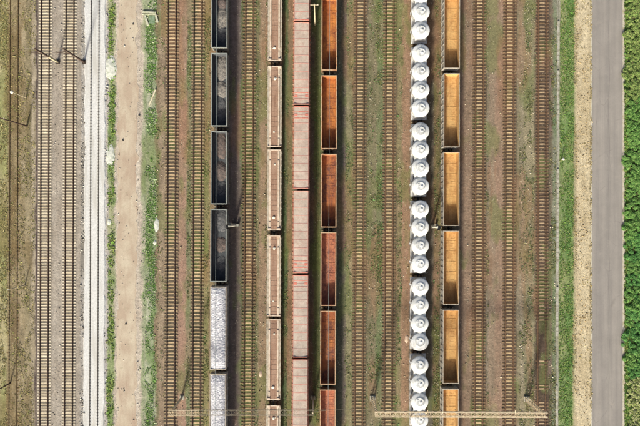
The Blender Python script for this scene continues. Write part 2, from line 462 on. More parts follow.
ys = axis(52.0, 0.25, [54, 57, 60, 65, 70, 80, 90, 105, 120, 150, 200, 350, 600, 1200])
XX, YY = np.meshgrid(xs, ys)
PX = XX / K + 320
tl = np.interp(PX, [a for a, b in TILT], [b for a, b in TILT])
U = PX - tl * YY / 426.0 / K * 1.0
jit = (fbm(XX, YY, .5, .35, 1) - .5) * 3.2
jit *= np.where((U > 104) & (U < 166), 2.0, 1)
jit *= np.where((U > 590) & (U < 627), .15, 1) * np.where((U > 36) & (U < 84), .35, 1)
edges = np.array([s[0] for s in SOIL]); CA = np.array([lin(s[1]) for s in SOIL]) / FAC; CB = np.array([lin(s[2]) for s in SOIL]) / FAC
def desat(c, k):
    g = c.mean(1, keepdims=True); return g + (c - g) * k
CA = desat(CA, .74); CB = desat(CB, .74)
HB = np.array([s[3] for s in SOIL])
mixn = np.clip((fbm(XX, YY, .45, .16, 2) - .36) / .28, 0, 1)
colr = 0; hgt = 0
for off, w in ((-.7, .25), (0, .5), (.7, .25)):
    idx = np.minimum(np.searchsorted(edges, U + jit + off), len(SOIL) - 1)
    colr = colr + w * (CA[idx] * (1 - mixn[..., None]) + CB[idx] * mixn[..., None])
    idx2 = np.minimum(np.searchsorted(edges, U + jit * .3 + off * 1.2), len(SOIL) - 1)
    hgt = hgt + w * HB[idx2]
# green patches creeping into the beds
gp = np.clip((fbm(XX, YY, .3, .12, 5) - .56) / .1, 0, 1) * ((U > 140) & (U < 556)) * .5
colr = colr * (1 - gp[..., None]) + (np.array(lin((112, 124, 66))) / FAC) * gp[..., None]
bp = np.clip((fbm(XX, YY, .35, .07, 6) - .56) / .1, 0, 1) * ((U > 160) & (U < 556)) * .45
colr = colr * (1 - bp[..., None]) + (np.array(lin((150, 112, 82))) / FAC) * bp[..., None]
yp = np.clip((fbm(XX, YY, .25, .06, 9) - .52) / .1, 0, 1) * (U < 33) * .5
colr = colr * (1 - yp[..., None]) + (np.array(lin((120, 100, 60))) / FAC) * yp[..., None]
ZZ = hgt + (fbm(XX, YY, 1.2, 1.2, 3) - .5) * .05 * ((U < 590) | (U > 627)) - np.where((U > 84) & (U < 143), .03, 0) - np.where((U > 590) & (U < 626), .04, 0)
ny, nx = XX.shape
me = bpy.data.meshes.new('ground')
me.vertices.add(nx * ny)
me.vertices.foreach_set('co', np.stack([XX, YY, ZZ], -1).astype(np.float32).ravel())
I = np.arange(nx * ny).reshape(ny, nx)
Q = np.stack([I[:-1, :-1], I[:-1, 1:], I[1:, 1:], I[1:, :-1]], -1).reshape(-1, 4)
me.loops.add(Q.size); me.loops.foreach_set('vertex_index', Q.ravel().astype(np.int32))
me.polygons.add(len(Q)); me.polygons.foreach_set('loop_start', np.arange(0, Q.size, 4, dtype=np.int32))
me.update(calc_edges=True)
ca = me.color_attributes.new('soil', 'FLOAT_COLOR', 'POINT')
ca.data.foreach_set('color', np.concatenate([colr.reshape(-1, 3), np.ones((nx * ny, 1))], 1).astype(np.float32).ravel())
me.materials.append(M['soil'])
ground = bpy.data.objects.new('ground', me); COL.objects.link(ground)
tag(ground, kind='structure')

def strip(name, l, r, z, mat, rough=0.0, thick=0.0, seed=1, crown=0.0):
    Ys = np.concatenate([[-600, -300, -150, -90], np.arange(-60, 60.1, 0.4), [90, 150, 300, 600]])
    nl = (fbm(Ys, Ys * 0, .5, 1, seed) - .5) * 2 * rough; nr = (fbm(Ys, Ys * 0, .5, 1, seed + 9) - .5) * 2 * rough
    m = MB(); vs = []
    for i, Y in enumerate(Ys):
        a = linex(l, Y) + nl[i]; b = linex(r, Y) + nr[i]
        row = [(a, Y, z), (a * .75 + b * .25, Y, z + crown), (a * .25 + b * .75, Y, z + crown), (b, Y, z)]
        if thick: row = [(a - thick * 1.2, Y, z - thick)] + row + [(b + thick * 1.2, Y, z - thick)]
        vs += row
    k = 6 if thick else 4
    fs = [(i * k + j, i * k + j + 1, (i + 1) * k + j + 1, (i + 1) * k + j) for i in range(len(Ys) - 1) for j in range(k - 1)]
    m.add(vs, fs)
    return tag(m.build(name, mat), kind='structure')
strip('gravel_bed', 85.0, 104.6, 0.13, M['white_ballast'], 0.25, 0.16, 3)
strip('dirt_path', 117.5, 136.5, -0.005, M['dirt'], 0.7, 0.07, 5)
strip('road', 592.3, 622.6, 0.01, M['asphalt'], 0.04, 0.06, 7, 0.02)
strip('road_shoulder', 622.3, 624.8, 0.005, M['edge'], 0.15, 0.05, 9)
strip('road_edge', 591.2, 592.5, 0.006, M['edge'], 0.1, 0.05, 12)

# ------------------------------------------------------------------ tracks
def rail_profile(x):
    return [(x - .075, 0), (x + .075, 0), (x + .075, .02), (x + .018, .04), (x + .018, .12), (x + .038, .135), (x + .038, .17), (x - .038, .17), (x - .038, .135), (x - .018, .12), (x - .018, .04), (x - .075, .02)]
RY = 62.0
def sleeper_box(m, y, L, w, h, rot=0.0, dx=0.0):
    a, b = L / 2, w / 2; t = .03
    c, s = math.cos(rot), math.sin(rot)
    vs = []
    for z, e in ((-h, 0), (-.02, 0), (0, t)):
        for X, Y in ((-a + e, -b + e), (a - e, -b + e), (a - e, b - e), (-a + e, b - e)): vs.append((dx + X * c - Y * s, y + X * s + Y * c, z))
    m.add(vs, [(0, 1, 5, 4), (1, 2, 6, 5), (2, 3, 7, 6), (3, 0, 4, 7), (4, 5, 9, 8), (5, 6, 10, 9), (6, 7, 11, 10), (7, 4, 8, 11), (8, 9, 10, 11)])
def track(px, mid_label, smat, rmat, pitch, single, top=0.15, L=2.72, w=0.26, jitter=0.032, every=True, skip=None):
    rz = -math.atan(tilt(px) / 426.0 / 1.0)
    t = empty('railway_track', (gx(px), 0, 0), -math.atan2(tilt(px) / 426.0, 1) if False else 0)
    t.rotation_euler[2] = -math.atan(tilt(px) / 426.0)
    tag(t, mid_label, 'railway track', 'railway tracks of the yard')
    for s in (-1, 1):
        m = MB(); m.prism([(x, z + top + .01) for x, z in rail_profile(s * .795)], -RY, RY)
        m.build('rail', rmat, t)
    rest = MB(); n = int(56 / pitch); first = None
    for i in range(-n, n + 1):
        if skip and skip(i * pitch): continue
        y = i * pitch + rng.uniform(-jitter, jitter); rot = rng.gauss(0, jitter * .35); dx = rng.gauss(0, jitter)
        if single and abs(i) <= 49:
            if first is None:
                m = MB(); sleeper_box(m, 0, L, w, .12); first = m.mesh('sleeper', smat)
            o = bpy.data.objects.new('sleeper', first); COL.objects.link(o); setp(o, t)
            o.location = (dx, y, top - (rng.random() ** 4) * (.035 if jitter > .01 else 0)); o.rotation_euler = (0, 0, rot)
        elif every:
            k = len(rest.v); sleeper_box(rest, y, L, w, .12, rot, dx)
            for q in range(k, len(rest.v)): rest.v[q] = (rest.v[q][0], rest.v[q][1], rest.v[q][2] + top)
    if rest.v:
        o = rest.build('sleeper_row', smat, t); o['kind'] = 'stuff'
    f = MB()
    for i in range(-n, n + 1):
        for s in (-.795, .795):
            for e in (-.13, .13): f.box(s + e, i * pitch, top + .03, .07, .1, .05)
    o = f.build('rail_fastenings', M['fastening'], t); o['kind'] = 'stuff'
    return t
T = dict(a=13.6, b=45.0, c=69.6, d=94.7, e=171.7, f=197.5, g=221.6, h=248.9, i=274.7, j=301.6, k=328.4, l=359.6, m=389.0, n=417.2, o=447.5, p=479.0, q=509.3, r=541.7)
track(T['a'], 'old overgrown track sunk in dry grass at the far left edge', M['s_wood'], M['rail_old'], .71, True, .0, jitter=.06)
track(T['b'], 'pale concrete sleeper track beside the dark purple line, left of the two new tracks', M['s_new'], M['rail'], .605, True, jitter=.006, w=.235)
track(T['c'], 'pale concrete sleeper track just left of the white gravel bed', M['s_new'], M['rail'], .605, True, jitter=.006, w=.235)
track(T['d'], 'track with grey rails almost buried in the white gravel bed', M['white_ballast'], M['rail_grey'], .605, False, .125, every=False)
track(T['e'], 'brown track right of the weedy strip and left of the reddish footpath', M['s_old'], M['rail'], .71, True)
track(T['f'], 'brown track between the reddish footpath and the row of black open wagons', M['s_old'], M['rail'], .71, True)
track(T['g'], 'track under the row of black and limestone loaded wagons', M['s_old'], M['rail_rust'], .71, False)
track(T['h'], 'empty track between the black open wagons and the flat wagons', M['s_brown'], M['rail_rust'], .72, True)
track(T['i'], 'track under the row of low flat wagons', M['s_old'], M['rail_rust'], .71, False)
track(T['j'], 'track under the row of pink roofed wagons', M['s_old'], M['rail_rust'], .71, False)
track(T['k'], 'track under the row of orange open wagons', M['s_old'], M['rail_rust'], .71, False)
track(T['l'], 'empty track just right of the orange open wagons', M['s_brown'], M['rail_rust'], .725, True)
track(T['m'], 'empty track just left of the white tank wagons', M['s_brown'], M['rail_rust'], .725, True)
track(T['n'], 'track under the row of white tank wagons', M['s_old'], M['rail_rust'], .71, False)
track(T['o'], 'track under the row of yellow open wagons', M['s_old'], M['rail_rust'], .71, False)
track(T['p'], 'rusty brown track just right of the yellow open wagons', M['s_brown'], M['rail_rust'], .71, True)
track(T['q'], 'tan sleeper track between two plain brown footpaths', M['s_brown'], M['rail_rust'], .71, True)
track(T['r'], 'dark stained track nearest the grass verge and the road', M['s_dark'], M['rail_rust'], .70, True, jitter=.035,
      skip=lambda y: (gy(384) < y < gy(322) and noise.noise(Vector((y * .8, 1.3, 4))) < .25) or (gy(400) < y <= gy(391)))

# ------------------------------------------------------------------ wagons
def running_gear(t, half, spread=None):
    spread = spread or half - 2.1
    u = MB()
    u.box(0, 0, 1.12, .5, 2 * half - .3, .3)
    for s in (-1, 1):
        u.box(0, s * (half - .2), 1.12, 2.7, .25, .34)
        u.box(0, s * spread, 1.1, 2.3, .5, .2)
    u.build('underframe', M['under'], t)
    for s in (-1, 1):
        c = MB(); c.box(0, s * (half + .22), 1.06, .26, .6, .22); c.box(0, s * (half + .5), 1.06, .42, .2, .34)
        c.bar((.75, s * (half - .1), 1.25), (.55, s * (half + .35), .85), .05)
        c.build('coupler', M['under'], t)
        b = MB()
        for q in (-1, 1):
            b.box(q * 1.02, s * spread, .82, .16, 2.5, .28); b.box(q * 1.02, s * spread, .6, .2, .8, .3)
        b.box(0, s * spread, .82, 2.0, .42, .26)
        bo = b.build('bogie', M['under'], t)
        for w in (-.925, .925):
            m = MB(); y = s * spread + w
            m.cyl((-1.1, y, .8), (1.1, y, .8), .08, n=8)
            for q in (-1, 1):
                m.cyl((q * .73, y, .8), (q * .86, y, .8), .475, n=20); m.cyl((q * .70, y, .8), (q * .74, y, .8), .5, n=20)
            m.build('wheelset', M['wheel'], bo)

def gondola(name, length, hw, floor_m, rim_m, side_m, zf=1.42, zt=3.6, ribs=12, rimw=.17):
    t = empty(name, (0, 0, 0)); h = length / 2
    running_gear(t, h)
    b = MB(); th = .06
    for s in (-1, 1):
        b.box(s * (hw - .09), 0, (zf + zt) / 2 - .05, th, 2 * h, zt - zf + .1)
        for i in range(ribs + 1):
            y = -h + .12 + (2 * h - .24) * i / ribs
            b.prism([(s * (hw - .06), zf - .1), (s * (hw + .02), zf - .1), (s * (hw - .0), zt - .1), (s * (hw - .06), zt - .1)] if s > 0 else
                    [(s * (hw + .02), zf - .1), (s * (hw - .06), zf - .1), (s * (hw - .06), zt - .1), (s * (hw - .0), zt - .1)], y - .09, y + .09)
        b.box(s * (hw - .03), 0, zf - .2, .12, 2 * h, .2)
    for s in (-1, 1):
        b.box(0, s * (h - th / 2), (zf + zt) / 2 - .05, 2 * (hw - .12), th, zt - zf + .1)
        for z in (.33, .66): b.box(0, s * (h + .05), zf + (zt - zf) * z, 2 * hw - .3, .1, .14)
        for x in (-.8, 0, .8): b.box(x, s * (h + .045), (zf + zt) / 2, .12, .09, zt - zf - .1)
    b.build('body_shell', side_m, t)
    li = MB()
    for s in (-1, 1):
        li.box(s * (hw - .135), 0, (zf + zt) / 2, .025, 2 * h - 2 * th - .01, zt - zf - .02)
        li.box(0, s * (h - th - .018), (zf + zt) / 2, 2 * hw - .31, .025, zt - zf - .02)
    li.build('inner_wall_lining', floor_m, t)
    r = MB()
    for s in (-1, 1):
        r.box(s * (hw - .06), 0, zt + .03, rimw, 2 * h + .1, .13)
        r.box(0, s * (h - .03), zt + .032, 2 * (hw - .06) - rimw, rimw, .12)
    r.build('top_rim', rim_m, t)
    f = MB(); iw = hw - .15
    f.box(0, 0, zf - .04, 2 * iw, 2 * h - .16, .08)
    n = 7
    for i in range(1, n): f.box(0, -h + 2 * h * i / n, zf + .02, 2 * iw - .04, .09, .04)
    f.box(0, 0, zf + .035, .22, 2 * h - .3, .07)
    for i in range(n):
        for s in (-1, 1):
            for e in (-.5, .5): f.box(s * iw * .52, -h + 2 * h * (i + .5 + e * .5) / n, zf + .012, iw * .6, .05, .024)
    f.build('floor', floor_m, t)
    return t

def silo_wagon(length):
    t = empty('tank_wagon', (0, 0, 0)); h = length / 2
    running_gear(t, h)
    d = MB(); d.box(0, 0, 1.36, 3.16, 2 * h, .14)
    for s in (-1, 1):
        d.box(s * 1.5, 0, 1.22, .14, 2 * h - .02, .14)
        d.box(s * 1.52, 0, 1.50, .10, 2 * h - .3, .1)
    d.build('deck', M['white_frame'], t)
    R = 1.71; off = .12
    for i in range(4):
        y = off + (1.5 - i) * 3.62
        m = MB()
        prof = [(R * .93, 1.45), (R * .97, 2.1), (R, 2.15), (R, 3.72), (R * 1.012, 3.74), (R * 1.012, 3.86), (R * .985, 3.90), (R * .90, 3.96), (R * .74, 4.05), (R * .52, 4.14), (R * .505, 4.18), (R * .475, 4.18), (R * .46, 4.165), (R * .28, 4.24), (R * .1, 4.27)]
        m.lathe(0, y, prof, 48)
        tk = m.build('tank', M['silver'], t)
        g = MB()
        g.lathe(.22, y - .05, [(.24, 4.2), (.24, 4.34), (.2, 4.37), (.05, 4.38)], 20)
        g.build('hatch', M['silver'], tk)
        r = MB()
        for k in range(20):
            a0 = math.radians(-150 + k * 13); a1 = math.radians(-150 + (k + 1) * 13)
            r.bar((.72 * math.cos(a0) + .1, y + .72 * math.sin(a0), 4.50), (.72 * math.cos(a1) + .1, y + .72 * math.sin(a1), 4.22), .04)
        r.bar((-1.5, y + .1, 3.96), (-.2, y + .1, 4.29), .035); r.bar((-1.5, y + .5, 3.94), (-.2, y + .5, 4.27), .035)
        r.build('hatch_guard', M['silver_dark'], tk)
        l = MB()
        for s in (-.2, .2): l.bar((-1.78, y + s + .3, 1.5), (-1.78, y + s + .3, 4.1), .05)
        for k in range(8): l.bar((-1.78, y + .1, 1.7 + k * .3), (-1.78, y + .5, 1.7 + k * .3), .04)
        l.build('ladder', M['white_frame'], tk)
    for i in range(3):
        w = MB()
        y = off + (1 - i) * 3.62
        w.box(0, y, 3.55, 2.3, 1.3, .12); w.box(0, y, 3.82, .8, .5, .06); w.box(-1.05, y, 2.6, .12, .5, 2.0); w.box(1.05, y, 2.6, .12, .5, 2.0)
        w.box(0, y, 2.2, 2.22, .9, 1.4); w.box(0, y, 3.4, .3, .3, 1.0)
        w.build('gangway', M['silver'], t)
    e = MB()
    e.prism([(-1.25, 1.44), (1.25, 1.44), (1.05, 3.1), (-1.05, 3.1)], -h + .2, -h + .75)
    e.build('end_panel', M['white_frame'], t)
    e = MB(); e.box(0, h - .25, 1.7, 2.2, .2, .5)
    e.build('end_sill', M['white_frame'], t)
    for s in (-1, 1):
        br = MB(); br.cyl((.6, s * (h + .0), 1.3), (.6, s * (h + .05), 1.3), .22, n=14)
        br.build('brake_wheel', M['under'], t)
    return t

def flat_wagon(length):
    t = empty('flat_wagon', (0, 0, 0)); h = length / 2
    running_gear(t, h)
    d = MB(); d.box(0, 0, 1.36, 1.34, 2 * h - .1, .12)
    for i in range(15): d.box(0, -h + .9 + (2 * h - 1.8) * i / 14, 1.43, 1.34, .06, .03)
    d.build('deck', M['deck_brown'], t)
    for s in (-1, 1):
        s2 = MB()
        s2.box(s * 1.22, 0, 1.30, .40, 2 * h - .5, .10)
        for i in range(13): s2.box(s * 1.44, -h + .7 + (2 * h - 1.4) * i / 12, 1.24, .07, .22, .2)
        s2.build('side_walkway', M['deck_pale'], t)
    for s in (-1, 1):
        b = MB()
        b.box(s * .85, 0, 1.36, .3, 2 * h - .6, .06)
        b.box(s * .85, -.15, 1.45, .3, 2 * h - 4.6, .2)
        b.box(s * .85, -h + 1.0, 1.42, .3, 1.4, .12); b.box(s * .85, h - 1.0, 1.42, .3, 1.4, .12)
        b.build('side_beam', M['beam_cream'], t)
    e = MB()
    for s in (-1, 1): e.box(s * .95, h - .24, 1.5, .55, .42, .26)
    e.box(0, h - .12, 1.36, 2.7, .16, .2)
    e.build('end_block', M['beam_cream'], t)
    e = MB(); e.box(0, -h + .12, 1.4, 2.7, .2, .24)
    e.build('end_sill', M['beam_cream'], t)
    k = MB(); k.lathe(.05, h - 2.6, [(.26, 1.42), (.26, 1.56), (.2, 1.6), (.05, 1.62)], 14); k.box(.3, h - 2.5, 1.46, .3, .16, .1)
    k.build('deck_fitting', M['lamp_white'], t)
    k = MB(); k.box(-.1, -h + 3.0, 1.46, .3, .3, .1)
    k.build('deck_fitting', M['lamp_white'], t)
    return t

def roofed_wagon(length):
    t = empty('covered_wagon', (0, 0, 0)); h = length / 2
    running_gear(t, h)
    b = MB()
    b.prism([(-1.50, 1.3), (1.50, 1.3), (1.68, 3.7), (1.36, 4.38), (-1.36, 4.38), (-1.68, 3.7)], -h, h)
    for s in (-1, 1):
        for i in range(21):
            y = -h + .1 + (2 * h - .2) * i / 20
            if s > 0: b.prism([(1.48, 1.4), (1.56, 1.4), (1.745, 3.72), (1.42, 4.42), (1.34, 4.36), (1.66, 3.7)], y - .06, y + .06)
            else: b.prism([(-1.56, 1.4), (-1.48, 1.4), (-1.66, 3.7), (-1.34, 4.36), (-1.42, 4.42), (-1.745, 3.72)], y - .06, y + .06)
    b.build('body', M['side_red'], t)
    r = MB(); W = 1.42
    r.prism([(-W, 4.37), (W, 4.37), (W, 4.41), (.75, 4.50), (0, 4.53), (-.75, 4.50), (-W, 4.41)], -h - .03, h + .03)
    r.build('roof', M['roof'], t)
    q = MB()
    for i in range(11):
        y = -h + .08 + (2 * h - .16) * i / 10
        for x0, z0, x1, z1 in ((-W, 4.415, -.75, 4.505), (-.75, 4.505, 0, 4.535), (0, 4.535, .75, 4.505), (.75, 4.505, W, 4.415)):
            q.bar((x0, y, z0), (x1, y, z1), .13, .03)
    for s in (-1, 1): q.box(s * (W - .02), 0, 4.42, .07, 2 * h - .1, .05)
    q.build('roof_rib', M['roof_rib'], t)
    p = MB()
    for y, w in ((h - 1.05, .16), (h - 2.3, .16), (h - 1.65, .5)):
        for x0, z0, x1, z1 in ((-W + .02, 4.425, -.75, 4.512), (-.75, 4.512, 0, 4.542), (0, 4.542, .75, 4.512), (.75, 4.512, W - .02, 4.425)):
            if w < .3 or abs(x0 + x1) > 1: p.bar((x0, y, z0), (x1, y, z1), w, .03)
    p.build('red_stripe', M['roof_red'], t)
    for y in (h - .06, -h + .06):
        p = MB(); p.box(0, y, 4.47, 2.8, .14, .2); p.build('roof_end_strip', M['roof_red'], t)
    for s in (-1, 1):
        f = MB()
        f.bar((s * 1.53, -h + .1, 3.95), (s * 1.53, h - .1, 3.95), .05, .2)
        f.build('eave_strip', M['rim_rust'], t)
    return t

ORD = ['topmost', 'second from the top', 'third from the top', 'fourth from the top', 'fifth from the top', 'sixth from the top', 'lowest']
def place(o, px, y0, y1, zref, flip=False):
    Y = (gy(y0, zref) + gy(y1, zref)) / 2
    o.location = (linex(px, Y), Y, 0)
    o.rotation_euler = (0, 0, -math.atan(tilt(px) / 426.0) + (math.pi if flip else 0))
    return o
def row(proto, px, joints, zref, group, cat, labels, flips=None, mats=None):
    out = []
    for i in range(len(joints) - 1):
        o = proto if i == 0 else copy_tree(proto)
        place(o, px, joints[i], joints[i + 1], zref, flips[i] if flips else False)
        tag(o, labels[i], cat, group)
        out.append(o)
    return out
def remat(o, names, mat):
    for c in ALLC.get(o.name, []):
        if c.name.split('.')[0] in names:
            c.data = c.data.copy(); c.data.materials[0] = mat

KT = K * (H - 3.5) / H
gB = gondola('open_wagon', 78.2 * KT - 1.12, 1.57, M['floor_black'], M['rim_grey'], M['side_grey'])
names = ['black open wagon cut off by the top edge, two pale heaps inside', 'black open wagon second from the top with the brightest beige heap',
         'black open wagon with brown heaps, third from the top of its row', 'black open wagon with mostly dark floor next above the limestone wagons']
jB = [-27.5, 50.4, 129, 206.4, 284.5]
black = row(gB, T['g'], jB, 3.5, 'black open wagons', 'open wagon', names)
gL = gondola('open_wagon', 87.3 * KT - 0.95, 1.6, M['floor_black'], M['rim_pale'], M['side_pale'], ribs=16, rimw=.13)
jL = [284.5, 371.8, 459.2]
lime = row(gL, T['g'], jL, 3.5, 'limestone wagons', 'open wagon', ['long white wagon heaped with limestone, directly below the black wagons',
         'long white wagon heaped with limestone, cut off by the bottom edge'])
gO = gondola('open_wagon', 78.6 * KT - 1.1, 1.52, M['floor_orange'], M['rim_rust'], M['side_brown'])
jO = [-5.8, 72.8, 151.6, 229.8, 308.3, 387.0, 465.6]
on = ['orange rusty open wagon at the top edge of its row beside the pink roofs', 'bright orange open wagon second from the top in the orange row', 'orange rusty open wagon third from the top in the orange row',
      'orange red open wagon fourth from the top in the orange row', 'darker rust open wagon second from the bottom in the orange row', 'pinkish orange open wagon cut by the bottom edge of the photo']
orange = row(gO, T['k'], jO, 3.5, 'orange open wagons', 'open wagon', on)
remat(orange[0], ['floor', 'inner_wall_lining'], M['floor_orange_b']); remat(orange[1], ['floor', 'inner_wall_lining'], M['floor_orange_b'])
remat(orange[3], ['floor', 'inner_wall_lining'], M['floor_orange_c']); remat(orange[5], ['floor', 'inner_wall_lining'], M['floor_orange_c'])
gY = gondola('open_wagon', 78.9 * KT - 1.1, 1.58, M['floor_yellow'], M['rim_pale'], M['side_pale'], rimw=.13)
jY = [-7.8, 71.0, 149.6, 228.3, 307.2, 386.2, 465.1]
yn = ['yellow dusty open wagon at the top edge of the yellow row', 'yellow open wagon second from the top in the yellow row', 'yellow open wagon third from the top in the yellow row',
      'yellow open wagon just below the leaning white signal post on the right', 'yellow open wagon second from the bottom in the yellow row', 'yellow open wagon under the lattice portal beam at the bottom edge']
row(gY, T['o'], jY, 3.5, 'yellow open wagons', 'open wagon', yn)
sW = silo_wagon(77.1 * K * (H - 2.5) / H - .85)
jS = [-33.0, 44.0, 121.0, 198.6, 275.2, 352.6, 429.8]
sn = ['white four tank wagon cut off by the top edge', 'white four tank wagon second from the top of the white row', 'white four tank wagon third from the top of the white row',
      'white four tank wagon in the middle of the photo, fourth from the top', 'white four tank wagon fifth from the top of the white row', 'white four tank wagon crossed by the lattice portal beam at the bottom']
row(sW, T['n'], jS, 2.5, 'white tank wagons', 'tank wagon', sn)
fW = flat_wagon(84.7 * K * (H - 1.3) / H - .75)
jF = [-21.2, 63.5, 148.2, 232.9, 317.6, 402.6, 487.4]
fn = ['low flat wagon with cream beams at the top edge', 'low flat wagon second from the top of the flat row', 'low flat wagon third from the top of the flat row',
      'low flat wagon fourth from the top of the flat row', 'low flat wagon second from the bottom of the flat row', 'low flat wagon cut off by the bottom edge']
flats = []
for i in range(6):
    o = fW if i == 0 else copy_tree(fW)
    g = .16 if i % 2 else -.16
    place(o, T['i'], jF[i], jF[i + 1], 1.3, flip=(i % 2 == 0))
    tag(o, fn[i], 'flat wagon', 'low flat wagons'); flats.append(o)
    o.location.y += -.12 if i % 2 else .12
rW = roofed_wagon(84.3 * K * (H - 4.4) / H - .42)
jR = [-63.0, 21.2, 105.3, 189.5, 274.0, 358.5, 442.8]
rn = ['pink roofed covered wagon showing only its end at the top edge', 'pink roofed covered wagon with a faded red striped lower end, second from the top', 'pink roofed covered wagon with a red striped upper end, third from the top',
      'pink roofed covered wagon ending at the double red joint, fourth from the top', 'greyish pink roofed covered wagon just below the double red joint', 'pale roofed covered wagon at the bottom edge crossed by the thin portal']
row(rW, T['j'], jR, 4.4, 'pink roofed wagons', 'covered wagon', rn, flips=[False, True, False, True, False, True])

# ------------------------------------------------------------------ loads
def heap(name, cx, cy, z0, lx, ly, hh, mat, label, group, cat, seed, boxy=False, rough=.08):
    nx_, ny_ = max(8, int(lx / .14)), max(8, int(ly / .14)); m = MB(); vs = []
    for j in range(ny_ + 1):
        for i in range(nx_ + 1):
            u = i / nx_ * 2 - 1; v = j / ny_ * 2 - 1
            if boxy:
                x, y = u * lx / 2, v * ly / 2
                e = min(1, (1 - abs(u)) * 1.9) ** .7 * min(1, (1 - abs(v)) * 6) ** .6
            else:
                a, b = u * math.sqrt(1 - v * v / 2), v * math.sqrt(1 - u * u / 2)
                wob = 1 + .22 * noise.noise(Vector((a * 1.3 + seed, b * 1.3, 3.1)))
                x, y = a * lx / 2 * wob, b * ly / 2 * wob; e = max(0, 1 - (a * a + b * b)) ** .8
            nz = noise.fractal(Vector((x * 1.7 + seed * 3.3, y * 1.7 + cy, seed)), 1.0, 2.0, 4)
            n2 = noise.noise(Vector((x * .6 + seed, y * .5 + cy, seed)))
            if boxy: nz = noise.fractal(Vector((x * 3.4 + seed, y * 3.4, seed)), 0.6, 2.0, 3); n2 *= .5
            z = hh * e * (1 + .3 * n2) + rough * nz * min(1, e * 3)
            vs.append((x, y, max(z, -.02 if not boxy else -.3)))
    fs = [(j * (nx_ + 1) + i, j * (nx_ + 1) + i + 1, (j + 1) * (nx_ + 1) + i + 1, (j + 1) * (nx_ + 1) + i) for j in range(ny_) for i in range(nx_)]
    m.add(vs, fs, not boxy)
    if boxy:
        a, b = lx / 2, ly / 2
        m.add([(-a, -b, -.5), (a, -b, -.5), (a, b, -.5), (-a, b, -.5)], [(3, 2, 1, 0)])
    o = m.build(name, mat, loc=(cx, cy, z0))
    return tag(o, label, cat, group)
for i, w in enumerate(lime):
    heap('limestone_load', w.location.x, w.location.y, 3.52, 2.86, 87.3 * KT - 1.15, .36, M['lime_load'],
         ['lumpy white limestone load filling the wagon below the black wagons', 'lumpy white limestone load in the wagon cut off by the bottom edge'][i],
         'limestone loads', 'limestone load', 21 + i * 7, boxy=True, rough=.07)
HP = [  # wagon, px centre y, length px, width m, material, height, label
    (0, 2, 11, 1.2, 'ash_brown', .5, 'pinkish grey ash heap at the very top edge in the first black wagon'),
    (0, 18, 19, 1.35, 'ash', .6, 'long pale ash heap inside the black wagon at the top edge'),
    (0, 34, 14, 1.5, 'ash_dark', .5, 'round grey ash heap at the lower end of the topmost black wagon'),
    (1, 68, 21, 1.4, 'ash', .6, 'long beige ash heap in the upper end of the second black wagon'),
    (1, 89, 13, 1.5, 'ash', .5, 'middle pale ash heap in the second black wagon'),
    (1, 111, 20, 1.4, 'ash_dark', .4, 'blue grey ash patch in the lower end of the second black wagon'),
    (2, 146, 22, 1.3, 'ash_brown', .5, 'brown ash heap in the upper end of the third black wagon'),
    (2, 171, 16, 1.6, 'ash_brown', .6, 'pinkish brown round ash heap in the middle of the third black wagon'),
    (2, 188, 13, 1.3, 'ash_dark', .35, 'dark grey ash heap in the lower end of the third black wagon'),
    (3, 221, 18, 1.4, 'ash_dark', .5, 'grey ash heap beside the signal post in the fourth black wagon'),
    (3, 245, 13, 1.3, 'ash_brown', .4, 'middle small ash heap in the fourth black wagon'),
    (3, 264, 13, 1.3, 'ash_dark', .4, 'faint dark ash heap at the lower end of the fourth black wagon')]
for k, (wi, py, lp, wm, mt, hh, lab) in enumerate(HP):
    Y = gy(py, 1.6); heap('ash_heap', linex(T['g'], Y) + .2, Y, 1.43, wm * 1.7, lp * K * 1.25, hh * .7, M[mt], lab, 'ash heaps in the black wagons', 'ash heap', 40 + k)

# ------------------------------------------------------------------ overhead line
def wire(px, z, r, mat, label, y0=-62, y1=62):
    m = MB(); n = 20; P = [(linex(px, y0 + (y1 - y0) * i / n), y0 + (y1 - y0) * i / n, z) for i in range(n + 1)]
    vs = [(x + r * math.cos(a), y, q + r * math.sin(a)) for x, y, q in P for a in (0.5, 2.6, 4.7)]
    m.add(vs, [(i * 3 + k, i * 3 + (k + 1) % 3, (i + 1) * 3 + (k + 1) % 3, (i + 1) * 3 + k) for i in range(n) for k in range(3)])
    o = m.build('contact_wire', mat)
    return tag(o, label, 'overhead wire', 'overhead wires')
wire(T['g'] - .3, 6.4, .038, M['wire'], 'pale overhead wire running lengthwise above the black wagons')
wire(T['k'] + .1, 6.4, .032, M['wire'], 'thin overhead wire running lengthwise above the orange wagons')
wire(T['b'], 6.3, .012, M['wire_thin'], 'thin overhead wire above the left new concrete track')
wire(T['c'], 6.3, .012, M['wire_thin'], 'thin overhead wire above the track left of the white gravel')

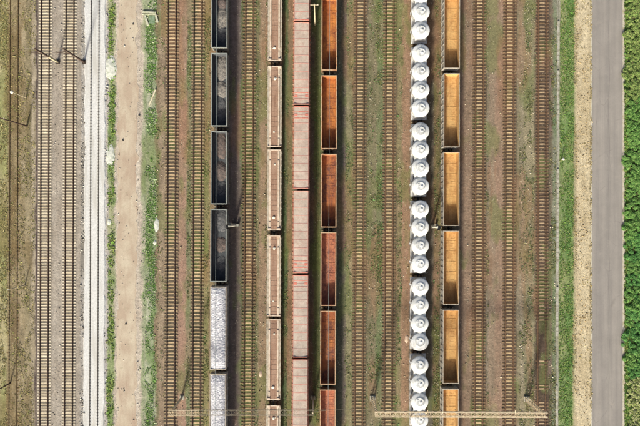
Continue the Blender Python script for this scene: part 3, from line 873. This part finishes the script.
def lattice(m, p0, p1, wx, wz, n, t, tb=None):      # box truss between two points; wx sideways, wz upwards
    p0 = Vector(p0); p1 = Vector(p1); d = (p1 - p0)
    dn = d.normalized(); up = Vector((0, 0, 1)) if abs(dn.z) < .9 else Vector((0, 1, 0))
    s = dn.cross(up).normalized() * wx / 2; u = s.cross(dn).normalized() * wz / 2; tb = tb or t * .7
    C4 = [s + u, s - u, -s - u, -s + u]
    for c in C4: m.bar(p0 + c, p1 + c, t)
    for i in range(n):
        a = p0 + d * i / n; b = p0 + d * (i + 1) / n
        for k in range(4):
            c0, c1 = C4[k], C4[(k + 1) % 4]
            if i % 2: c0, c1 = c1, c0
            m.bar(a + c0, b + c1, tb)
        for k in range(4): m.bar(a + C4[k], a + C4[(k + 1) % 4], tb)
def mast_lattice(px, py, h, w0, mat, parent):
    x, y = gx(px), gy(py); m = MB()
    a = w0 / 2; b = w0 * .3; t = .10; n = 9
    cs = [(-1, -1), (1, -1), (1, 1), (-1, 1)]
    P = lambda k, f: Vector((x + cs[k % 4][0] * (a + (b - a) * f), y + cs[k % 4][1] * (a + (b - a) * f), h * f))
    for k in range(4): m.bar(P(k, 0), P(k, 1), t)
    for i in range(n):
        f0, f1 = i / n, (i + 1) / n
        for k in range(4):
            m.bar(P(k, f0), P(k + 1, f1) if i % 2 else P(k + 1, f1), .07); m.bar(P(k, f1), P(k + 1, f1), .06)
    o = m.build('mast', mat, parent)
    f = MB(); f.box(x, y, .12, 1.1, 1.1, .3); f.build('footing', M['kerb_concrete'], parent)
    return Vector((x, y, h))
# right portal
pr = empty('overhead_portal', (gx(450), gy(399), 0)); tag(pr, 'beige lattice portal beam on two masts crossing the white and yellow wagon rows', 'portal', 'overhead line portals')
def local(o, par): o.location = (-par.location.x, -par.location.y, -par.location.z)
a = mast_lattice(372.5, 398.5, 9.4, .62, M['mast_beige'], pr); b = mast_lattice(526.5, 399.0, 9.4, .8, M['mast_beige'], pr)
m = MB(); lattice(m, (a.x - .35, a.y, 9.75), (b.x + .6, b.y, 9.75), .86, .6, 34, .11, .05)
m.build('beam', M['mast_beige'], pr)
m = MB()
for px in (T['m'], T['n'], T['o'], T['p'], T['q']):
    x = gx(px); m.bar((x, a.y, 9.4), (x, a.y, 6.6), .06); m.bar((x - .5, a.y, 8.2), (x + .5, a.y, 8.2), .05)
m.build('wire_hanger', M['mast_grey'], pr)
m = MB(); m.bar((gx(432), a.y, 10.1), (gx(432), a.y + .9, 10.9), .09); m.bar((gx(418) , a.y + .2, 10.1), (gx(418), a.y + 1.2, 11.2), .09); m.bar((gx(500), a.y, 10.1), (gx(498), a.y + 1.1, 11.0), .09)
m.build('insulator_post', M['mast_beige'], pr)
for c in ALLC[pr.name]: local(c, pr)
# left portal, much thinner
pl = empty('overhead_portal', (gx(250), gy(397), 0)); tag(pl, 'thin grey lattice portal crossing the black, flat and pink roofed rows', 'portal', 'overhead line portals')
def mast_slim(px, py, h, mat, par):
    x, y = gx(px), gy(py); m = MB(); m.bar((x, y, 0), (x, y, h), .34, .34, .22); m.build('mast', mat, par)
    f = MB(); f.box(x, y, .1, .8, .8, .26); f.build('footing', M['kerb_concrete'], par)
    return Vector((x, y, h))
a = mast_slim(182, 397.5, 9.6, M['mast_beige'], pl); b = mast_slim(313.3, 397.5, 9.8, M['mast_beige'], pl)
m = MB(); lattice(m, (a.x - .3, a.y, 9.5), (b.x + .2, b.y, 9.5), .95, .5, 30, .04, .022); m.build('beam', M['mast_grey'], pl)
m = MB(); lattice(m, (a.x - .3, a.y, 9.55), (a.x + 5.4, a.y, 9.55), .97, .52, 8, .06, .035); m.build('beam_end', M['mast_beige'], pl)
m = MB()
m.bar((gx(T['g']), a.y, 9.3), (gx(T['g']), a.y, 6.45), .05); m.bar((gx(T['i']), a.y, 9.3), (gx(T['i']), a.y, 6.9), .05)
m.build('wire_hanger', M['mast_grey'], pl)
for c in ALLC[pl.name]: local(c, pl)
m = MB(); y = gy(410, 9.6); m.cyl((gx(182, 0), y, 9.7), (gx(374), y, 9.5), .028, n=6)
o = m.build('cross_span_wire', M['mast_grey']); tag(o, 'thin wire strung crosswise above the portal between its masts', 'overhead wire')
m = MB(); y = gy(409, 8.0); m.cyl((gx(313.3), gy(397.5), 9.0), (gx(T['k']), gy(400), 6.5), .03, n=6)
o = m.build('pull_off_arm', M['mast_grey']); tag(o, 'short thin arm reaching from the pale mast over the orange wagons', 'cantilever arm')

# masts of the two new tracks, with cantilevers
def cantilever_mast(px, py, dxpx, matlow, matup, label, h=10.2):
    t = empty('catenary_mast', (gx(px), gy(py), 0)); tag(t, label, 'catenary mast', 'catenary masts')
    m = MB(); m.bar((0, 0, 0), (0, 0, h * .45), .34, .34, .30); m.build('mast_foot', matlow, t)
    m = MB(); m.bar((0, 0, h * .45), (0, 0, h), .30, .30, .22); m.build('mast_shaft', matup, t)
    m = MB(); m.box(0, 0, .1, .8, .8, .3); m.build('footing', M['fastening'], t)
    d = -dxpx * K
    m = MB(); m.bar((0, 0, 8.2), (d - .3, 0, 7.6), .08); m.bar((0, 0, 6.6), (d, 0, 7.6), .08); m.bar((0, 0, 6.5), (d - .2, 0, 6.35), .06)
    m.build('cantilever_arm', M['mast_dark'], t)
    m = MB(); m.bar((0, 0, h - .1), (-1.9, .1, h), .06); m.build('feeder_arm', M['mast_grey'], t)
    return t
cantilever_mast(58.0, 62, 12.4, M['pole_pale'], M['mast_dark'], 'mast with a pale foot and dark top leaning over the left new track')
cantilever_mast(84.2, 62, 13.8, M['mast_dark'], M['mast_dark'], 'all dark mast leaning over the track left of the white gravel')
def pole(name, px, py, h, r, mat, label, cat, group):
    t = empty(name, (gx(px), gy(py), 0)); tag(t, label, cat, group)
    m = MB(); m.cyl((0, 0, 0), (0, 0, h), r, r * .6, 10); m.build('shaft', mat, t)
    m = MB(); m.box(0, 0, h - .4, 1.5, .1, .1); m.build('crossarm', mat, t)
    m = MB()
    for x in (-.65, 0, .65): m.cyl((x, 0, h - .35), (x, 0, h - .1), .05, n=8)
    m.build('insulator', M['lamp_white'], t)
    return t
pole('utility_pole', 27, 126, 10.6, .17, M['mast_dark'], 'slim dark pole in the dry grass at the left edge, upper one', 'pole', 'dark poles in the dry grass')
pole('utility_pole', 10.5, 383, 6.0, .15, M['mast_dark'], 'slim dark pole in the dry grass at the left edge, lower one', 'pole', 'dark poles in the dry grass')
pole('utility_pole', 315, 25, 12.5, .16, M['pole_pale'], 'pale pole between the pink roofs and the orange wagons near the top edge', 'pole', None)
def lamp_post(px, py, h, head, label):
    t = empty('lamp_post', (gx(px), gy(py), 0)); tag(t, label, 'lamp post', 'lamp posts in the dry grass')
    m = MB(); m.cyl((0, 0, 0), (0, 0, h), .1, .06, 10); m.build('shaft', M['pole_pale'], t)
    m = MB(); m.lathe(0, 0, [(.05, h - .35), (head * .7, h - .25), (head, h - .05), (head * .8, h + .15), (head * .3, h + .25)], 20); m.build('lamp_head', M['lamp_white'], t)
    return t
lamp_post(26, 97.5, 5.8, .34, 'lamp post with a round white head beside the overgrown track, upper left')
lamp_post(25, 285.5, 6.6, .14, 'thin pale lamp post with a tiny head beside the overgrown track, lower left')
def signal(px, py, h, r, label, headside):
    t = empty('signal_post', (gx(px), gy(py), 0)); tag(t, label, 'signal', 'signal posts between the wagon rows')
    m = MB(); m.cyl((0, 0, 0), (0, 0, h), r, r * .85, 14); m.build('shaft', M['lamp_white'], t)
    m = MB(); m.box(headside * .25, 0, h - .6, .5, .55, 1.5)
    for k in range(3): m.cyl((headside * .25, -.27, h - .1 - k * .45), (headside * .25, -.55, h - .08 - k * .45), .16, n=12)
    m.build('signal_head', M['signal_black'], t)
    m = MB()
    for s in (-.18, .18): m.bar((s, .42, .2), (s, .42, h - .2), .04)
    for k in range(int(h / .35)): m.bar((-.18, .42, .4 + k * .35), (.18, .42, .4 + k * .35), .03)
    m.bar((-.7, .2, h - 1.6), (.7, .2, h - 1.6), .05); m.box(0, .35, h - 1.6, .7, .5, .05)
    m.build('ladder', M['mast_grey'], t)
    m = MB(); m.box(0, 0, .15, .7, .7, .3); m.box(.7, 0, .4, .4, .45, .8); m.build('base_box', M['kerb_concrete'], t)
    return t
signal(234.6, 225.3, 8.6, .24, 'white signal post leaning over the fourth black wagon', -1)
signal(432.3, 226.6, 6.0, .22, 'white signal post between the white tank wagons and the yellow wagons', 1)
t = empty('marker_post', (gx(561.3), gy(159.3), 0)); tag(t, 'small white capped marker post in the grass verge', 'marker post')
m = MB(); m.cyl((0, 0, 0), (0, 0, 1.1), .07, n=8); m.build('shaft', M['pole_pale'], t)
m = MB(); m.lathe(0, 0, [(.08, 1.0), (.24, 1.05), (.24, 1.15), (.15, 1.28), (.04, 1.32)], 16); m.build('cap', M['lamp_white'], t)

# concrete cable trough along the grass verge, in separate cover slabs broken here and there
t = empty('cable_trough', (gx(557.5), 0, 0)); t.rotation_euler[2] = -math.atan(tilt(557.5) / 426.0); tag(t, 'pale concrete cable trough between the last track and the grass verge', 'cable trough')
m = MB()
for s in (-1, 1): m.box(s * .2, 0, .03, .07, 2 * RY, .16)
m.build('channel', M['kerb_concrete'], t)
m = MB(); y = -RY
while y < RY:
    L = .98
    gap = noise.noise(Vector((y * .11, 2.2, 0))) + .3 * noise.noise(Vector((y * .9, 5, 0)))
    if gap < .22: m.box(rng.gauss(0, .012), y + L / 2, .135 + rng.uniform(0, .02), .46, L - .03, .05)
    y += 1.0
m.build('cover_slabs', M['kerb_concrete'], t)

# concrete headwall in the weedy strip
t = empty('culvert_headwall', (gx(150), gy(15), 0)); tag(t, 'broken pale concrete culvert headwall with two wings in the weedy strip', 'culvert')
def wallp(name, p, q, th, h, mat):
    m = MB(); x0, y0 = gx(p[0]) - t.location.x, gy(p[1]) - t.location.y; x1, y1 = gx(q[0]) - t.location.x, gy(q[1]) - t.location.y
    m.bar((x0, y0, h / 2), (x1, y1, h / 2), th, h); return m.build(name, mat, t)
wallp('headwall', (142.8, 12.2), (156.2, 13.0), .34, .3, M['old_concrete'])
wallp('coping', (142.4, 14.3), (156.6, 14.6), .22, .22, M['old_concrete'])
wallp('wing_wall', (144.8, 15.4), (148.2, 25.5), .42, .2, M['old_concrete'])
wallp('wing_wall', (156.0, 15.4), (157.8, 22.5), .42, .2, M['old_concrete'])
m = MB(); m.box(.4, -.9, .06, 1.2, 1.6, .1); m.build('apron', M['lichen_concrete'], t)
m = MB(); m.bar((gx(149.3), gy(105.5), .12), (gx(156.0), gy(90.0), .3), .24, .2)
tag(m.build('timber_beam', M['timber']), 'bleached timber beam lying slanted at the edge of the weedy strip', 'beam')
for px, py, lx, ly, mt, lab in ((110.6, 68, 2.4, 4.9, 'gravel_pale', 'round pale gravel spill across the narrow green strip, upper one'),
                            (110.5, 156, 1.7, 4.4, 'gravel_pale', 'pale gravel spill on the narrow green strip, middle one'),
                            (109.2, 222, .9, 1.3, 'gravel_pale', 'smallest pale gravel spill on the narrow green strip'),
                            (406.8, 339, .8, 1.7, 'gravel_pink', 'pinkish stone pile left of the white tank wagons'),
                            (260.6, 374, .7, 1.3, 'gravel_pink', 'small pale stone pile left of the flat wagons near the bottom'),
                            (156.5, 225, 1.0, 3.0, 'gravel_pale', 'pale stone pile at the right edge of the weedy strip'),
                            (154.8, 242.5, .7, .9, 'gravel_pale', 'small pale stone pile below another at the edge of the weedy strip')):
    heap('gravel_pile', gx(px), gy(py), .0, lx, ly, .16, M[mt], lab, None, 'gravel pile', int(px), rough=.05)

# ------------------------------------------------------------------ plants and loose stones
def tri_mesh(name, V, F, C, mat):
    me = bpy.data.meshes.new(name); me.vertices.add(len(V)); me.vertices.foreach_set('co', V.astype(np.float32).ravel())
    k = F.shape[1]
    me.loops.add(F.size); me.loops.foreach_set('vertex_index', F.ravel().astype(np.int32))
    me.polygons.add(len(F)); me.polygons.foreach_set('loop_start', np.arange(0, F.size, k, dtype=np.int32))
    me.update(calc_edges=True)
    ca = me.color_attributes.new('tint', 'FLOAT_COLOR', 'POINT')
    ca.data.foreach_set('color', np.concatenate([C, np.ones((len(C), 1))], 1).astype(np.float32).ravel())
    me.materials.append(mat)
    return me
def palette(cols, n, r):
    c = np.array([lin(x) for x in cols]) / FAC
    a = c[r.randint(0, len(c), n)]; return a * r.uniform(.7, 1.3, (n, 1))
def tufts(name, zones, cols, density, size, label, cat, seed, blades=6, patch=.5, hgt_=.32):
    r = np.random.RandomState(seed); P = []
    for l, rr, dm in zones:
        n = int((rr - l) * K * 96 * density * dm * 2)
        py = r.uniform(-48, 48, n); f = r.rand(n)
        a = np.array([linex(l + (rr - l) * q, y) for q, y in zip(f, py)])
        keep = fbm(a, py, .8, .35, seed + 3) + r.uniform(-.08, .08, n) > patch
        P.append(np.stack([a[keep], py[keep]], 1))
    P = np.concatenate(P); n = len(P)
    S = size * r.lognormal(0, .35, n); cc = palette(cols, n, r)
    V = []; C = []
    for b in range(blades):
        th = r.uniform(0, 2 * np.pi, n); d = np.stack([np.cos(th), np.sin(th)], 1); q = np.stack([-d[:, 1], d[:, 0]], 1)
        lean = r.uniform(.35, 1.1, n)[:, None]; w = (S * r.uniform(.25, .5, n))[:, None]; hh = S * hgt_ * r.uniform(.5, 1.2, n)
        base = P + d * (S * .15)[:, None]; tip = P + d * (S[:, None] * lean)
        mid = (base + tip) / 2
        z0 = np.full(n, .01)
        V.append(np.stack([np.c_[base, z0], np.c_[mid + q * w, hh * .8 + .05], np.c_[tip, hh * .55 + .05], np.c_[mid - q * w, hh * .75 + .05]], 1))
        C.append(np.repeat((cc * r.uniform(.8, 1.2, (n, 1)))[:, None, :], 4, 1))
    V = np.concatenate(V).reshape(-1, 3); C = np.concatenate(C).reshape(-1, 3); F = np.arange(len(V)).reshape(-1, 4)
    o = bpy.data.objects.new(name, tri_mesh(name, V, F, C, M['leaf'])); COL.objects.link(o)
    return tag(o, label, cat, kind='stuff')
G_BR = [(92, 150, 70), (120, 164, 80), (150, 172, 96), (84, 136, 74)]
G_OL = [(126, 128, 74), (142, 138, 84), (112, 122, 68), (154, 146, 100)]
G_DRY = [(180, 166, 108), (162, 148, 92), (192, 178, 124), (150, 138, 88)]
tufts('grass', [(108, 114.5, 1)], [(112, 150, 58), (132, 158, 74), (154, 166, 90)], 9, .19, 'narrow green grass strip between the white gravel and the dirt path', 'grass', 1, patch=.42)
tufts('weeds', [(146, 155.5, 1), (143, 158, .25)], [(112, 156, 66), (134, 168, 84), (172, 188, 140), (98, 144, 58), (190, 196, 158)], 16, .14, 'lush green and pale weeds between the dirt path and the brown track', 'weeds', 2, patch=.5)
tufts('grass', [(559.5, 573.5, 1)], [(112, 152, 66), (130, 160, 76), (158, 166, 96), (98, 142, 58)], 14, .12, 'green grass verge beside the sandy strip', 'grass', 3, patch=.38)
tufts('dry_grass', [(-6, 8, 1.4), (18, 35, .7), (8, 18, .5)], G_DRY + [(156, 158, 90)], 9, .13, 'dry yellow grass around the overgrown track at the left edge', 'grass', 4, patch=.46)
tufts('weeds', [(187, 192, 1.5), (203.5, 209.5, 1.2), (241, 245, 1.5), (254, 259, 1), (157, 165, .4), (265, 268, 1.2)], G_OL + [(110, 138, 80)], 8, .12, 'olive weeds beside the tracks left of the wagons', 'weeds', 5, patch=.54)
tufts('weeds', [(282, 288, 1.4), (314, 321, 1), (345, 353, 1), (366, 384, .8), (377, 383, 1.6), (396, 402, 1)], G_OL + [(104, 144, 80), (122, 146, 88)], 8, .12, 'olive weeds among the central tracks', 'weeds', 6, patch=.56)
tufts('weeds', [(434, 441, 1.4), (519, 535, 1), (549, 557, 1.3), (484, 489, .8)], G_OL + [(160, 150, 108), (110, 134, 84)], 9, .12, 'olive and straw weeds among the right hand tracks', 'weeds', 7, patch=.54)
tufts('dry_grass', [(575, 591, .3), (590, 592.2, 3), (573, 577, 1.5)], [(204, 182, 130), (190, 170, 116), (180, 168, 110), (214, 194, 142)], 8, .1, 'straw tufts on the sandy strip beside the road', 'grass', 8, patch=.5)
tufts('undergrowth', [(624.8, 633, 2), (633, 660, 1)], [(108, 150, 62), (130, 162, 74), (92, 136, 56), (156, 166, 90)], 12, .2, 'leafy undergrowth beneath the roadside shrubs', 'undergrowth', 9, patch=.3)

def stones(name, zones, cols, density, size, label, seed, patch=.45):
    r = np.random.RandomState(seed); P = []
    for l, rr, dm in zones:
        n = int((rr - l) * K * 96 * density * dm)
        py = r.uniform(-48, 48, n); f = r.rand(n)
        a = np.array([linex(l + (rr - l) * q, y) for q, y in zip(f, py)])
        keep = fbm(a, py, .5, .25, seed + 3) + r.uniform(-.1, .1, n) > patch
        P.append(np.stack([a[keep], py[keep]], 1))
    P = np.concatenate(P); n = len(P); S = size * r.lognormal(0, .4, n)
    off = np.array([(1, 0, 0), (0, 1, 0), (-1, 0, 0), (0, -1, 0), (0, 0, .8), (0, 0, -.6)], float)
    V = np.zeros((n, 6, 3)); th = r.uniform(0, 6.28, n); c, s = np.cos(th), np.sin(th)
    for k in range(6):
        jx = off[k] * r.uniform(.6, 1.3, (n, 1))
        V[:, k, 0] = P[:, 0] + S * (jx[:, 0] * c - jx[:, 1] * s); V[:, k, 1] = P[:, 1] + S * (jx[:, 0] * s + jx[:, 1] * c); V[:, k, 2] = .05 + S * jx[:, 2]
    Fb = np.array([(0, 1, 4), (1, 2, 4), (2, 3, 4), (3, 0, 4), (1, 0, 5), (2, 1, 5), (3, 2, 5), (0, 3, 5)])
    F = (np.arange(n)[:, None, None] * 6 + Fb[None]).reshape(-1, 3)
    C = np.repeat(palette(cols, n, r)[:, None, :], 6, 1).reshape(-1, 3)
    o = bpy.data.objects.new(name, tri_mesh(name, V.reshape(-1, 3), F, C, M['stone'])); COL.objects.link(o)
    return tag(o, label, 'loose stones', kind='stuff')
PALE = [(212, 200, 170), (190, 178, 150), (226, 214, 184), (160, 148, 120)]
stones('loose_stones', [(519, 536, 1), (549, 557, .6), (465, 473, .5), (486, 503, .25), (434, 440, .5)], PALE, 4.2, .065, 'pale loose stones among the right hand tracks', 31)
stones('loose_stones', [(366, 384, .8), (396, 409, .5), (345, 353, .3)], PALE + [(130, 110, 80)], 4, .065, 'pale loose stones between the two empty central tracks', 32)
stones('loose_stones', [(254, 267, .7), (156, 165, .6), (187, 192, 1), (179, 187, .3), (203, 212, .4)], PALE + [(120, 100, 76)], 4, .065, 'loose stones among the left hand brown tracks', 33)
stones('loose_stones', [(80.5, 85.5, 2), (52, 62, .25), (104, 108, .8), (115, 142, .08)], [(200, 192, 176), (140, 132, 116), (222, 216, 200), (120, 112, 98)], 5, .09, 'grey stones along the left edge of the white gravel bed', 34, patch=.4)
stones('dirt_clods', [(576, 588, 1)], [(182, 156, 112), (164, 140, 98), (210, 186, 134)], 5, .065, 'brown clods on the sandy strip beside the road', 35, patch=.47)

def shrub_mesh(seed, R, Hh, cols, n, leaf):
    r = np.random.RandomState(seed); lobes = []
    for k in range(60):
        a = r.uniform(0, 6.28); d = R * r.uniform(.05, 1) ** .6 * .95; z = Hh * r.uniform(.3, .85) * (1 - .4 * (d / R) ** 2)
        lobes.append((d * math.cos(a), d * math.sin(a), z, R * r.uniform(.1, .2), r.uniform(.82, 1.15)))
    L = np.array(lobes); idx = r.randint(0, len(L), n); l = L[idx]
    v = r.normal(0, 1, (n, 3)); v /= np.linalg.norm(v, axis=1)[:, None]; rad = r.uniform(.45, 1.08, n) ** .5
    P = l[:, :3] + v * (l[:, 3] * rad)[:, None]; P[:, 2] = np.maximum(P[:, 2], .15)
    nrm = v * .7 + r.normal(0, .6, (n, 3)) + np.array([0, -.25, .9]); nrm /= np.linalg.norm(nrm, axis=1)[:, None]
    t1 = np.cross(nrm, r.normal(0, 1, (n, 3))); t1 /= np.linalg.norm(t1, axis=1)[:, None]; t2 = np.cross(nrm, t1)
    s = (leaf * r.uniform(.6, 1.4, n))[:, None]
    V = np.stack([P - t1 * s, P - t2 * s * .5, P + t1 * s, P + t2 * s * .5], 1).reshape(-1, 3)
    C = palette(cols, n, r) * l[:, 4:5]
    C = np.repeat(C[:, None, :], 4, 1).reshape(-1, 3)
    return tri_mesh('foliage', V, np.arange(len(V)).reshape(-1, 4), C, M['leaf'])
def stem_mesh(seed, Hh, R):
    r = random.Random(seed); m = MB()
    for k in range(5):
        a = k * 1.26 + r.random(); p = Vector((.1 * math.cos(a), .1 * math.sin(a), 0)); q = Vector((R * .3 * math.cos(a), R * .3 * math.sin(a), Hh * .4)); s = Vector((R * .6 * math.cos(a), R * .6 * math.sin(a), Hh * .75))
        m.cyl(p, q, .07, .05, 6); m.cyl(q, s, .05, .02, 6)
    return m.mesh('stem', M['bark'])
KINDS = {
 'yellow': ([(128, 158, 78), (150, 168, 92), (110, 144, 68), (170, 176, 108)], 'yellow green shrub of the thicket right of the road, upper part'),
 'green': ([(108, 158, 74), (124, 168, 82), (96, 146, 66), (142, 174, 94)], 'bright green shrub of the thicket right of the road'),
 'dark': ([(86, 142, 68), (100, 154, 76), (76, 130, 62), (118, 164, 86)], 'deep green shrub of the thicket right of the road, lower part'),
 'pale': ([(150, 168, 80), (196, 200, 130), (226, 218, 170), (124, 150, 70)], 'pale yellowish shrub at the lower right corner')}
SM = {k: [(shrub_mesh(90 + i * 7 + j, 2.0 + .25 * j, 1.0 + .2 * j, c[0], 8000, .095), stem_mesh(i * 5 + j, 1.4, 2.0)) for j in range(3)] for i, (k, c) in enumerate(KINDS.items())}
py = -22
kk = 0
while py < 448:
    for colx in ((635.2, 644.5) if py < 390 else (635.4, 645)):
        base = 'yellow' if py < 95 else ('green' if py < 225 else ('dark' if py < 372 else 'pale'))
        if base == 'yellow' and colx < 632: base = 'green' if kk % 2 else 'yellow'
        if base in ('green', 'dark') and kk % 4 == 0: base = 'green'
        if py > 408 and colx > 640: kk += 1; continue
        var = kk % 3; fo, st = SM[base][var]
        t = empty('shrub', (gx(colx + rng.uniform(-.6, 1.6)), gy(py + rng.uniform(-3, 3)), 0), rng.uniform(0, 6.28))
        far = colx > 640
        tag(t, KINDS[base][1].replace('shrub', 'front shrub' if not far else 'rear shrub', 1), 'shrub', base + (' rear row' if far else ' front row') + ' shrubs of the roadside thicket')
        s = rng.uniform(.78, .98) * (1.0 if colx < 632 else 1.25) * (.8 if base == 'pale' else 1); t.scale = (s, s, s * rng.uniform(.5, .7))
        for nm, me_ in (('foliage', fo), ('stem', st)):
            o = bpy.data.objects.new(nm, me_); COL.objects.link(o); setp(o, t)
        kk += 1
    py += 14.5
